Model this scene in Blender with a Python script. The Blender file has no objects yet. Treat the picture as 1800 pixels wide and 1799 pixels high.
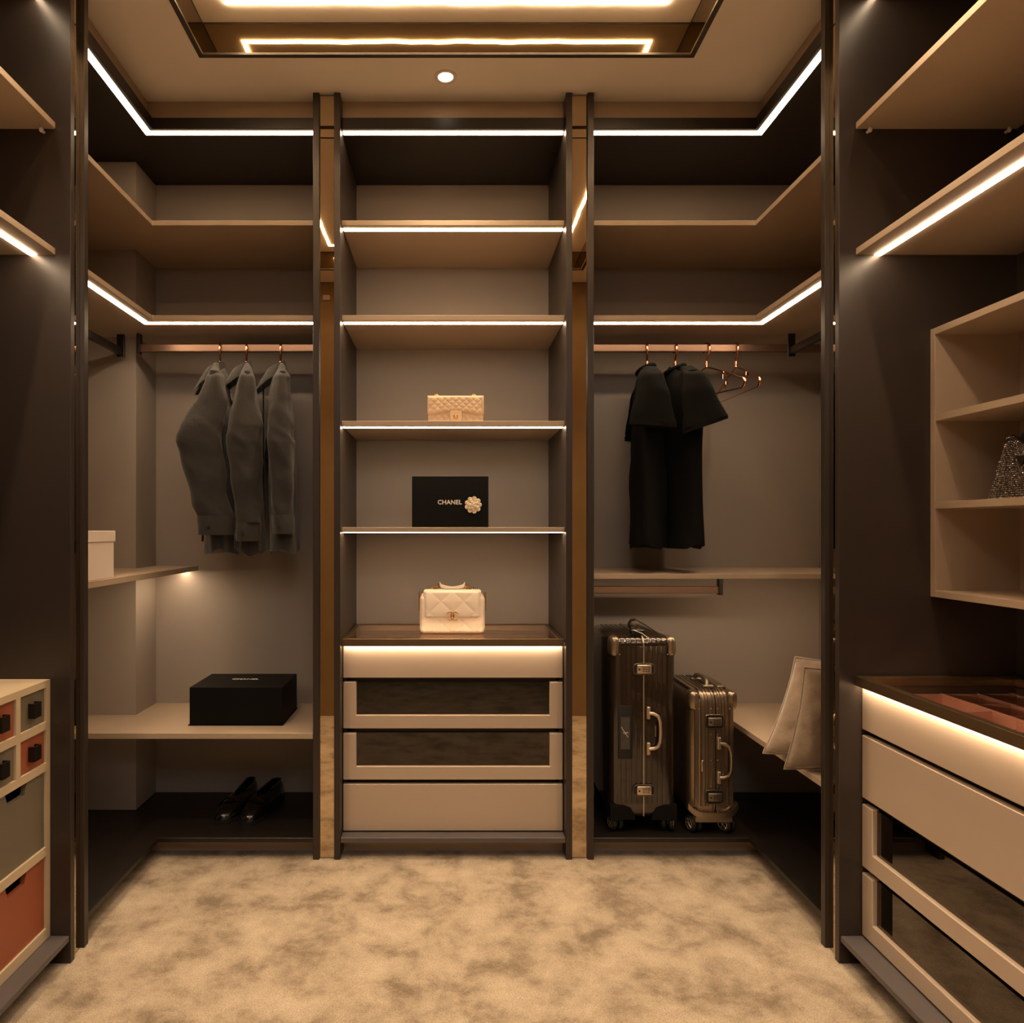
import bpy, bmesh, math, random
from mathutils import Vector, Matrix, noise
random.seed(7)
PI = math.pi
sc = bpy.context.scene
C = sc.collection

# ------------------------------------------------------------------ camera, world, exposure
H = 1.164
cd = bpy.data.cameras.new('camera'); cam = bpy.data.objects.new('camera', cd); C.objects.link(cam)
cam.location = (0, 0, H); cam.rotation_euler = (PI/2, 0, 0)
cd.sensor_fit = 'HORIZONTAL'; cd.sensor_width = 36; cd.lens = 25.0
cd.shift_x = 111/1800; cd.shift_y = 30.5/1800; cd.clip_start = .02
sc.camera = cam
w = bpy.data.worlds.new('world'); sc.world = w; w.use_nodes = True
w.node_tree.nodes['Background'].inputs[0].default_value = (1, .85, .7, 1)
w.node_tree.nodes['Background'].inputs[1].default_value = .004
sc.view_settings.view_transform = 'Standard'; sc.view_settings.look = 'None'
sc.view_settings.gamma = 1; sc.view_settings.use_curve_mapping = False
sc.view_settings.exposure = 0.0
sc.cycles.max_bounces = 10; sc.cycles.diffuse_bounces = 5; sc.cycles.glossy_bounces = 6
sc.cycles.transparent_max_bounces = 12; sc.cycles.sample_clamp_indirect = 4.0
sc.cycles.use_denoising = True

LED_COL = (1, .72, .46)
K_SHELF, K_COVE, K_TOP, K_SPOT, K_DOOR = 31.0, 74.0, 18.0, 108.0, 9.0

def area(name, loc, rot, sx, sy, power, col):
    l = bpy.data.lights.new(name, 'AREA'); l.shape = 'RECTANGLE'; l.size = sx; l.size_y = sy
    l.energy = power; l.color = col
    o = bpy.data.objects.new(name, l); o.location = loc; o.rotation_euler = rot; C.objects.link(o); return o
# the neutral lamp of the hallway the photographer stands in, high up behind the camera
area('hallway_lamp', (.1, -.75, 2.5), (math.radians(50), 0, 0), 1.0, .5, K_DOOR, (1, .95, .92))

# ------------------------------------------------------------------ materials
def lin(c):
    return tuple(((v/255)/12.92 if v <= 10 else (((v/255)+.055)/1.055)**2.4) for v in c)
def newmat(name):
    m = bpy.data.materials.new(name); m.use_nodes = True
    return m, m.node_tree.nodes, m.node_tree.links, m.node_tree.nodes['Principled BSDF']
def mat(name, srgb, rough=.5, metal=0, var=.06, scale=8, bump=0, bscale=60, stretch=(1,1,1), spec=.5, coat=0, sheen=0):
    m, N, L, b = newmat(name)
    c = lin(srgb)
    tc = N.new('ShaderNodeTexCoord'); mp = N.new('ShaderNodeMapping'); mp.inputs['Scale'].default_value = stretch
    L.new(tc.outputs['Object'], mp.inputs[0])
    nz = N.new('ShaderNodeTexNoise'); nz.inputs['Scale'].default_value = scale; nz.inputs['Detail'].default_value = 4
    L.new(mp.outputs[0], nz.inputs[0])
    cr = N.new('ShaderNodeValToRGB')
    cr.color_ramp.elements[0].color = (*[max(0, v*(1-var)) for v in c], 1)
    cr.color_ramp.elements[1].color = (*[min(1, v*(1+var)) for v in c], 1)
    cr.color_ramp.elements[0].position = .3; cr.color_ramp.elements[1].position = .7
    L.new(nz.outputs['Fac'], cr.inputs[0]); L.new(cr.outputs[0], b.inputs['Base Color'])
    b.inputs['Roughness'].default_value = rough; b.inputs['Metallic'].default_value = metal
    b.inputs['Specular IOR Level'].default_value = spec
    b.inputs['Coat Weight'].default_value = coat; b.inputs['Sheen Weight'].default_value = sheen
    if bump:
        n2 = N.new('ShaderNodeTexNoise'); n2.inputs['Scale'].default_value = bscale; n2.inputs['Detail'].default_value = 5
        L.new(mp.outputs[0], n2.inputs[0])
        bp = N.new('ShaderNodeBump'); bp.inputs['Strength'].default_value = bump; bp.inputs['Distance'].default_value = .01
        L.new(n2.outputs['Fac'], bp.inputs['Height']); L.new(bp.outputs[0], b.inputs['Normal'])
    return m
def emis(name, col, k):
    m, N, L, b = newmat(name)
    b.inputs['Base Color'].default_value = (.8, .8, .8, 1)
    b.inputs['Emission Color'].default_value = (*col, 1); b.inputs['Emission Strength'].default_value = k
    return m
def glass(name, tint, f0=1.0, rough=.02):
    m, N, L, b = newmat(name); N.remove(b)
    out = N['Material Output']
    t = N.new('ShaderNodeBsdfTransparent'); t.inputs[0].default_value = (*tint, 1)
    g = N.new('ShaderNodeBsdfGlossy'); g.inputs['Roughness'].default_value = rough; g.inputs[0].default_value = (1, .92, .84, 1)
    f = N.new('ShaderNodeFresnel'); ge = N.new('ShaderNodeNewGeometry')
    ir = N.new('ShaderNodeMapRange'); ir.inputs[3].default_value = 1.5; ir.inputs[4].default_value = 1/1.5
    L.new(ge.outputs['Backfacing'], ir.inputs[0]); L.new(ir.outputs[0], f.inputs[0])
    ml = N.new('ShaderNodeMath'); ml.operation = 'MULTIPLY'; ml.inputs[1].default_value = f0
    L.new(f.outputs[0], ml.inputs[0])
    mx = N.new('ShaderNodeMixShader'); L.new(ml.outputs[0], mx.inputs[0]); L.new(t.outputs[0], mx.inputs[1]); L.new(g.outputs[0], mx.inputs[2])
    L.new(mx.outputs[0], out.inputs['Surface'])
    return m
def carpet_mat():
    m, N, L, b = newmat('cut_pile_carpet')
    tc = N.new('ShaderNodeTexCoord')
    a = N.new('ShaderNodeTexNoise'); a.inputs['Scale'].default_value = 6.5; a.inputs['Detail'].default_value = 10; a.inputs['Roughness'].default_value = .68; a.inputs['Distortion'].default_value = .15
    f = N.new('ShaderNodeTexNoise'); f.inputs['Scale'].default_value = 260; f.inputs['Detail'].default_value = 2
    L.new(tc.outputs['Object'], a.inputs[0]); L.new(tc.outputs['Object'], f.inputs[0])
    cr = N.new('ShaderNodeValToRGB')
    cr.color_ramp.elements[0].position = .36; cr.color_ramp.elements[1].position = .66
    cr.color_ramp.elements[0].color = (*lin((136, 120, 100)), 1); cr.color_ramp.elements[1].color = (*lin((208, 192, 168)), 1)
    e = cr.color_ramp.elements.new(.5); e.color = (*lin((184, 167, 144)), 1)
    L.new(a.outputs['Fac'], cr.inputs[0])
    mx = N.new('ShaderNodeMix'); mx.data_type = 'RGBA'; mx.blend_type = 'MULTIPLY'; mx.inputs['Factor'].default_value = 1
    c2 = N.new('ShaderNodeValToRGB'); c2.color_ramp.elements[0].position = .3; c2.color_ramp.elements[1].position = .65
    c2.color_ramp.elements[0].color = (.62, .62, .62, 1); c2.color_ramp.elements[1].color = (1, 1, 1, 1)
    L.new(f.outputs['Fac'], c2.inputs[0])
    L.new(cr.outputs[0], mx.inputs[6]); L.new(c2.outputs[0], mx.inputs[7]); L.new(mx.outputs[2], b.inputs['Base Color'])
    b.inputs['Roughness'].default_value = .95; b.inputs['Sheen Weight'].default_value = .25; b.inputs['Specular IOR Level'].default_value = .1
    bp = N.new('ShaderNodeBump'); bp.inputs['Strength'].default_value = .6; bp.inputs['Distance'].default_value = .004
    L.new(f.outputs['Fac'], bp.inputs['Height']); L.new(bp.outputs[0], b.inputs['Normal'])
    return m

M = {}
M['dark'] = mat('espresso_laminate', (50, 42, 37), .38, var=.08, scale=3, bump=.02, bscale=200)
M['darker'] = mat('black_brown_laminate', (26, 21, 18), .42, var=.08)
M['greige'] = mat('greige_laminate', (176, 157, 136), .5, var=.03, scale=4, bump=.01, bscale=300)
M['back'] = mat('greige_back_panel', (156, 145, 135), .6, var=.03, scale=3)
M['drawer'] = mat('champagne_lacquer', (188, 170, 152), .34, var=.02, scale=3)
M['slate'] = mat('slate_laminate', (88, 82, 82), .45, var=.04)
M['bronze'] = mat('bronze_metal', (132, 112, 86), .32, metal=.85, var=.05)
M['mirror'] = mat('bronze_mirror', (202, 184, 158), .004, metal=1, var=0)
M['recess_mirror'] = mat('smoked_bronze_mirror', (136, 119, 92), .004, metal=1, var=0)
M['paint'] = mat('ceiling_paint', (240, 232, 222), .8, var=.015)
M['wallp'] = mat('brown_wall_panel', (140, 116, 82), .6, var=.05)
M['carpet'] = carpet_mat()
M['led'] = emis('led_strip_glow', LED_COL, K_SHELF)
M['led_wash'] = emis('led_strip_wash_glow', LED_COL, K_SHELF*1.7)
M['led_top'] = emis('led_strip_top_glow', LED_COL, K_TOP)
M['cove'] = emis('cove_strip_glow', (1, .64, .34), K_COVE)
M['bulb'] = emis('downlight_lens_glow', (1, .80, .58), 9)
M['glass'] = glass('smoked_glass_top', (.90, .84, .78), 1.1)
M['dglass'] = glass('dark_drawer_glass', (.30, .26, .22), 1.5)
M['terra'] = mat('terracotta_velvet', (176, 124, 106), .8, var=.05, sheen=.3)
M['orange'] = mat('burnt_orange_lacquer', (152, 84, 56), .5, var=.04, scale=5)
M['olive'] = mat('olive_grey_lacquer', (112, 104, 88), .5, var=.05, scale=5)
M['cream'] = mat('cream_lacquer', (198, 180, 152), .5, var=.03)
M['black'] = mat('black_metal', (30, 26, 24), .35, metal=.3)
M['rail'] = mat('rail_bronze_satin', (118, 92, 76), .36, metal=.7)
M['rose'] = mat('rose_gold', (240, 176, 140), .14, metal=1, var=.02)
M['gold'] = mat('gold_metal', (222, 178, 110), .2, metal=1, var=.02)
M['shirt'] = mat('charcoal_chambray', (39, 37, 35), .9, var=.22, scale=240, bump=.25, bscale=30, sheen=.2)
M['tee'] = mat('black_jersey', (11, 11, 10), .95, var=.1, scale=60, spec=.15)
M['whitebox'] = mat('cream_white_card', (226, 212, 200), .65, var=.02)
M['blackbox'] = mat('matte_black_card', (10, 10, 9), .6, spec=.15, var=.05)
M['print'] = mat('white_print', (232, 224, 212), .6)
M['petal'] = mat('cream_ribbon', (236, 220, 192), .7)
M['beigebag'] = mat('beige_lambskin', (232, 206, 174), .5, bump=.05, bscale=300, var=.03)
M['whitebag'] = mat('ivory_leather', (240, 224, 204), .45, bump=.05, bscale=300, var=.03)
M['crystal'] = mat('crystal', (210, 200, 190), .12, metal=.95, var=.4, scale=400)
M['blackfab'] = mat('black_satin', (16, 15, 15), .4)
M['poly'] = mat('glossy_brown_polycarbonate', (44, 34, 26), .16, var=.05, coat=.6)
M['case'] = mat('titanium_aluminium', (150, 134, 116), .3, metal=.9, var=.05)
M['casedark'] = mat('brushed_titanium_dark', (134, 122, 106), .4, metal=.85)
M['champ'] = mat('champagne_aluminium', (204, 186, 162), .32, metal=.8)
M['arch'] = mat('matte_black_moulding', (12, 11, 10), .85, spec=.2)
M['guard'] = mat('anodised_corner_metal', (158, 142, 122), .34, metal=.85)
M['rubber'] = mat('black_rubber', (22, 21, 20), .6)
M['paper'] = mat('grey_paper_tag', (74, 70, 64), .7, var=.2, scale=60)
M['velvet1'] = mat('mushroom_velvet', (156, 136, 118), .8, var=.22, scale=14, bump=.6, bscale=22, sheen=.7)
M['velvet2'] = mat('taupe_velvet', (122, 104, 84), .8, var=.22, scale=14, bump=.6, bscale=22, sheen=.5)
M['shoe'] = mat('black_patent_leather', (14, 13, 13), .18, coat=.5)
M['whitep'] = mat('white_plastic', (225, 215, 200), .5)

# ------------------------------------------------------------------ helpers
ORG = {}
class B:
    def __init__(s): s.bm = bmesh.new()
    def box(s, x0, x1, y0, y1, z0, z1, bev=0, seg=1, mx=None):
        if x0 > x1: x0, x1 = x1, x0
        if y0 > y1: y0, y1 = y1, y0
        if z0 > z1: z0, z1 = z1, z0
        r = bmesh.ops.create_cube(s.bm, size=1)
        vs = r['verts']
        for v in vs:
            v.co = Vector((x0+(v.co.x+.5)*(x1-x0), y0+(v.co.y+.5)*(y1-y0), z0+(v.co.z+.5)*(z1-z0)))
        if bev:
            es = list({e for v in vs for e in v.link_edges})
            r2 = bmesh.ops.bevel(s.bm, geom=es, offset=bev, segments=seg, profile=.5, affect='EDGES', clamp_overlap=True)
            vs = list({v for f in r2['faces'] for v in f.verts} | {v for v in vs if v.is_valid})
        if mx:
            for v in vs: v.co = mx @ v.co
        return s
    def poly(s, pts, z0, z1, axis='z', bev=0):
        def P(p, h):
            if axis == 'z': return Vector((p[0], p[1], h))
            if axis == 'y': return Vector((p[0], h, p[1]))
            return Vector((h, p[0], p[1]))
        a = [s.bm.verts.new(P(p, z0)) for p in pts]; b = [s.bm.verts.new(P(p, z1)) for p in pts]
        n = len(pts)
        fs = [s.bm.faces.new(a[::-1]), s.bm.faces.new(b)]
        for i in range(n): fs.append(s.bm.faces.new([a[i], a[(i+1) % n], b[(i+1) % n], b[i]]))
        bmesh.ops.recalc_face_normals(s.bm, faces=fs)
        if bev:
            es = list({e for f in fs for e in f.edges})
            bmesh.ops.bevel(s.bm, geom=es, offset=bev, segments=1, affect='EDGES')
        return s
    def loft(s, rings, cap=True, closed=True):
        vr = [[s.bm.verts.new(Vector(p)) for p in r] for r in rings]
        n = len(rings[0]); fs = []
        for i in range(len(vr)-1):
            for j in range(n if closed else n-1):
                k = (j+1) % n
                fs.append(s.bm.faces.new([vr[i][j], vr[i][k], vr[i+1][k], vr[i+1][j]]))
        if cap and closed:
            fs.append(s.bm.faces.new(vr[0][::-1])); fs.append(s.bm.faces.new(vr[-1]))
        bmesh.ops.recalc_face_normals(s.bm, faces=fs)
        return s
    def tube(s, pts, r, n=8, cap=True, closed=False):
        pts = [Vector(p) for p in pts]; m = len(pts); rings = []
        up = None
        for i, p in enumerate(pts):
            if closed: d = pts[(i+1) % m]-pts[i-1]
            else: d = pts[min(i+1, m-1)]-pts[max(i-1, 0)]
            d.normalize()
            if up is None:
                up = Vector((0, 0, 1)) if abs(d.z) < .9 else Vector((1, 0, 0))
            u = (up-d*up.dot(d)).normalized(); up = u; v = d.cross(u)
            rr = r[i] if isinstance(r, (list, tuple)) else r
            rings.append([p+u*math.cos(2*PI*k/n)*rr+v*math.sin(2*PI*k/n)*rr for k in range(n)])
        if closed: rings.append(rings[0]); cap = False
        return s.loft(rings, cap)
    def cyl(s, c, r, h, axis='z', n=24, r2=None, bev=0):
        c = Vector(c); r2 = r if r2 is None else r2
        ax = {'x': (Vector((0,1,0)), Vector((0,0,1)), Vector((1,0,0))), 'y': (Vector((1,0,0)), Vector((0,0,1)), Vector((0,1,0))), 'z': (Vector((1,0,0)), Vector((0,1,0)), Vector((0,0,1)))}[axis]
        prof = [(r, 0), (r2, h)] if not bev else [(r-bev, 0), (r, bev), (r2, h-bev), (r2-bev, h)]
        return s.loft([[c+ax[0]*math.cos(2*PI*k/n)*q+ax[1]*math.sin(2*PI*k/n)*q+ax[2]*t for k in range(n)] for q, t in prof])
    def ell(s, c, rx, ry, rz, seg=12, rings=8, mx=None):
        m = Matrix.Translation(Vector(c)) @ (mx or Matrix.Identity(4)) @ Matrix.Diagonal((rx, ry, rz, 1))
        bmesh.ops.create_uvsphere(s.bm, u_segments=seg, v_segments=rings, radius=1, matrix=m); return s
    def grid(s, f, nu, nv):
        vs = [[s.bm.verts.new(Vector(f(i/nu, j/nv))) for i in range(nu+1)] for j in range(nv+1)]
        for j in range(nv):
            for i in range(nu): s.bm.faces.new([vs[j][i], vs[j][i+1], vs[j+1][i+1], vs[j+1][i]])
        return s
    def build(s, name, m, parent=None, smooth=0, weld=0):
        if weld: bmesh.ops.remove_doubles(s.bm, verts=s.bm.verts, dist=weld); bmesh.ops.recalc_face_normals(s.bm, faces=s.bm.faces)
        off = ORG.get(parent, Vector((0, 0, 0)))
        if off.length: bmesh.ops.translate(s.bm, verts=s.bm.verts, vec=-off)
        me = bpy.data.meshes.new(name); s.bm.to_mesh(me); s.bm.free(); me.materials.append(m)
        if smooth:
            me.polygons.foreach_set('use_smooth', [True]*len(me.polygons)); me.set_sharp_from_angle(angle=math.radians(smooth))
        o = bpy.data.objects.new(name, me); C.objects.link(o)
        if parent: o.parent = parent; ORG[o] = off
        return o
def bx(name, m, parent, x0, x1, y0, y1, z0, z1, bev=.0008):
    return B().box(x0, x1, y0, y1, z0, z1, bev).build(name, m, parent)
def tag(o, label=None, cat=None, group=None, kind=None):
    for k, v in (('label', label), ('category', cat), ('group', group), ('kind', kind)):
        if v: o[k] = v
    return o
def thing(name, label, cat, loc=(0, 0, 0), rz=0, group=None, world=False, rot=None):
    o = bpy.data.objects.new(name, None); C.objects.link(o); o.empty_display_size = .05
    o.location = loc; o.rotation_euler = rot or (0, 0, rz)
    if world: ORG[o] = Vector(loc)
    return tag(o, label, cat, group)
def struct(o): o['kind'] = 'structure'; return o
def text(name, s, size, m, parent, mx, extrude=.0003, bold=.0):
    cu = bpy.data.curves.new(name, 'FONT'); cu.body = s; cu.size = size; cu.extrude = extrude; cu.offset = bold
    cu.align_x = 'CENTER'; cu.align_y = 'CENTER'; cu.resolution_u = 3; cu.space_character = 1.04
    t = bpy.data.objects.new(name+'_curve', cu); C.objects.link(t)
    bpy.context.view_layer.update()
    me = bpy.data.meshes.new_from_object(t.evaluated_get(bpy.context.evaluated_depsgraph_get()))
    bpy.data.objects.remove(t); bpy.data.curves.remove(cu)
    me.transform(mx); me.materials.clear(); me.materials.append(m)
    o = bpy.data.objects.new(name, me); C.objects.link(o); o.parent = parent; return o

# ------------------------------------------------------------------ dimensions shared by the joinery
XL, XR = -1.012, 1.044            # front edges of the side units' panels
SL, SR = -1.053, 1.089            # front edges of their shelves
YB, YF, YS = 2.95, 2.50, 2.525    # back, panel fronts, shelf fronts of the far units
WL, WR = -1.50, 1.53              # backs of the side units
CZ = 2.70
TOP0, TOP1 = 2.585, 2.625
S1, S2, S3, S4, TH = 2.242, 1.905, 1.5295, 1.1515, .018
PF = .075                         # platform height

# ------------------------------------------------------------------ the room
struct(bx('floor', M['carpet'], None, -1.75, 1.8, -1.6, 3.1, -.1, 0, 0))
struct(bx('wall_back', M['paint'], None, -1.75, 1.8, 2.99, 3.1, 0, 2.95, 0))
struct(bx('wall_left', M['paint'], None, -1.75, -1.54, -1.6, 2.99, 0, 2.95, 0))
struct(bx('wall_right', M['paint'], None, 1.57, 1.8, -1.6, 2.99, 0, 2.95, 0))
b = B(); b.box(-1.54, -.70, .50, .60, 0, CZ); b.box(.73, 1.57, .50, .60, 0, CZ); b.box(-.70, .73, .50, .60, 2.35, CZ)
struct(b.build('wall_front', M['wallp']))
struct(bx('wall_hallway', M['paint'], None, -1.54, 1.57, -1.6, -1.5, 0, CZ, 0))
CX0, CX1, CY0, CY1 = -.80, .785, .82, 2.302
ceil = B()
ceil.box(-1.54, 1.57, -1.5, CY0, CZ, 2.95); ceil.box(-1.54, 1.57, CY1, 2.99, CZ, 2.95)
ceil.box(-1.54, CX0, CY0, CY1, CZ, 2.95); ceil.box(CX1, 1.57, CY0, CY1, CZ, 2.95)
ceil.box(CX0-.01, CX1+.01, CY0-.01, CY1+.01, 2.802, 2.96)
ceiling = struct(ceil.build('ceiling', M['paint']))
t = .004
bx('recess_mirror', M['recess_mirror'], ceiling, CX0, CX1, CY1-t, CY1-.0005, CZ+.002, 2.8, 0)
bx('recess_mirror', M['recess_mirror'], ceiling, CX0, CX1, CY0+.0005, CY0+t, CZ+.002, 2.8, 0)
bx('recess_mirror', M['recess_mirror'], ceiling, CX0+.0005, CX0+t, CY0+t, CY1-t, CZ+.002, 2.8, 0)
bx('recess_mirror', M['recess_mirror'], ceiling, CX1-t, CX1-.0005, CY0+t, CY1-t, CZ+.002, 2.8, 0)
for z0, z1, e, nm in ((CZ-.003, CZ+.004, .012, 'recess_trim'), (2.796, 2.801, .003, 'recess_bead')):
    b = B()
    b.box(CX0-e, CX1+e, CY1-.0045, CY1+e, z0, z1); b.box(CX0-e, CX1+e, CY0-e, CY0+.0045, z0, z1)
    b.box(CX0-e, CX0+.0045, CY0+.0045, CY1-.0045, z0, z1); b.box(CX1-.0045, CX1+e, CY0+.0045, CY1-.0045, z0, z1)
    b.build(nm, M['dark'], ceiling)
# glowing flex strip on the recess ceiling, a closed rectangle with a slightly wavy line
pts = []
qx0, qx1, qy0, qy1 = -.688, .674, .92, 2.208
def run(a, c, n):
    for i in range(n):
        s = i/n; p = Vector(a).lerp(Vector(c), s)
        d = (Vector(c)-Vector(a)).normalized(); nrm = Vector((-d.y, d.x, 0))
        wv = .0022*math.sin(s*31+a[0]*5)*math.sin(PI*s)+.0016*math.sin(s*77)*math.sin(PI*s)
        pts.append(p+nrm*wv)
z = 2.7992
run((qx0, qy0, z), (qx1, qy0, z), 44); run((qx1, qy0, z), (qx1, qy1, z), 40); run((qx1, qy1, z), (qx0, qy1, z), 44); run((qx0, qy1, z), (qx0, qy0, z), 40)
b = B(); n = len(pts); hw = .0072; ring = []
for i, p in enumerate(pts):
    cx, cy = (qx0+qx1)/2, (qy0+qy1)/2
    sx = (1 if p.x > cx else -1); sy = (1 if p.y > cy else -1)
    onx = min(abs(p.x-qx0), abs(p.x-qx1)) < .006; ony = min(abs(p.y-qy0), abs(p.y-qy1)) < .006
    o = Vector((sx*hw if onx else 0, sy*hw if ony else 0, 0))
    ring.append([p-o+Vector((0, 0, -.001)), p+o+Vector((0, 0, -.001)), p+o+Vector((0, 0, .001)), p-o+Vector((0, 0, .001))])
ring.append(ring[0]); b.loft(ring, cap=False)
tag(b.build('ceiling_light_strip', M['cove'], weld=.00001), 'glowing warm light strip bent into a rectangle inside the mirrored ceiling recess', 'light strip')

def downlight(x, y, label, k=1.0):
    r = thing('downlight', label, 'downlight', (x, y, CZ), group='round recessed downlights in the ceiling')
    n = 32
    prof = [(.0385, .000), (.0385, -.0025), (.036, -.0035), (.0275, -.003), (.0248, -.0012), (.0246, -.0002)]
    B().loft([[(q*math.cos(2*PI*i/n), q*math.sin(2*PI*i/n), zz) for i in range(n)] for q, zz in prof], cap=False).build('trim_ring', M['whitep'], r, 30)
    B().cyl((0, 0, -.0020), .0242, .0016, n=32).build('lens', M['bulb'], r)
    l = bpy.data.lights.new('downlight_beam', 'SPOT'); l.energy = K_SPOT*k; l.color = (1, .74, .48); l.spot_size = math.radians(88); l.spot_blend = .9; l.shadow_soft_size = .022
    o = bpy.data.objects.new('downlight_beam', l); o.location = (0, 0, -.006); o.parent = r; C.objects.link(o)
downlight(-.011, 2.415, 'lit round downlight in the ceiling above the middle shelves', .45)
downlight(-.011, .71, 'lit round downlight in the ceiling over the doorway')
downlight(-.905, 1.45, 'lit round downlight in the ceiling beside the left wardrobe', .8)
downlight(.92, 1.45, 'lit round downlight in the ceiling beside the right wardrobe', .8)

# fillers between ceiling and cabinets
struct(B().poly([(-.456, 2.556), (SL-.03, 2.556), (SL-.03, .6), (SL-.05, .6), (SL-.05, 2.576), (-.456, 2.576)], TOP1, CZ).build('trim_1', M['greige']))
struct(bx('trim_2', M['greige'], None, -.382, .412, 2.556, 2.576, TOP1, CZ, 0))
struct(B().poly([(.488, 2.556), (SR+.03, 2.556), (SR+.03, .6), (SR+.05, .6), (SR+.05, 2.576), (.488, 2.576)], TOP1, CZ).build('trim_3', M['greige']))
# boxed column in the left corner
struct(bx('trim_4', M['back'], None, WL+.002, -1.21, 2.75, YB-.012, PF+.001, TOP0-.001, .001))

def mirror_strip(label, segs):
    r = thing('mirror_strip', label, 'mirror', segs[0][0], group='narrow bronze mirror strips between the cabinets', world=True)
    for a, c in segs: bx('mirror_panel', M['mirror'], r, a[0], c[0], a[1], c[1], a[2], c[2], .0006)
    return r
JZ = 2.546
for nm, x0, x1 in (('left', -.4555, -.4045), ('right', .4345, .4875)):
    mirror_strip('tall narrow bronze mirror strip %s of the middle shelves' % nm, [((x0, 2.512, .002), (x1, 2.52, JZ-.002)), ((x0, 2.512, JZ+.002), (x1, 2.52, CZ-.006))])
for nm, x0, x1 in (('left', XL-.02, XL-.012), ('right', XR+.012, XR+.02)):
    mirror_strip('tall narrow bronze mirror strip between the two %s wardrobes' % nm, [((x0, 1.924, .002), (x1, 1.9735, JZ-.002)), ((x0, 1.924, JZ+.002), (x1, 1.9735, CZ-.006))])

# ------------------------------------------------------------------ middle display shelving
u = thing('display_shelving', 'middle dark open shelving unit with four lit greige shelves', 'shelving', (.015, 2.72, 0), world=True)
for x0, x1 in ((-.404, -.382), (.412, .434)):
    bx('side_panel', M['dark'], u, x0, x1, YF, YB, 0, CZ-.002, .001)
bx('back_panel', M['back'], u, -.382, .412, YB-.01, YB, PF, TOP0, 0)
tp = bx('top_panel', M['darker'], u, -.381, .411, YS, YB-.01, TOP0, TOP1)
bx('led_strip', M['led_top'], tp, -.379, .409, YS+.014, YS+.038, TOP0-.0015, TOP0+.001, 0)
for z in (S1, S2, S3, S4):
    s = bx('shelf', M['greige'], u, -.381, .411, YS, YB-.01, z, z+TH, .001)
    bx('led_strip', M['led'], s, -.379, .409, YS+.025, YS+.047, z-.0015, z+.001, 0)
pf = bx('platform', M['slate'], u, -.381, .411, YF+.004, YB-.01, PF-.018, PF, .001)
bx('plinth', M['greige'], u, -.381, .411, 2.572, 2.59, 0, PF-.018, 0)

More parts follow.
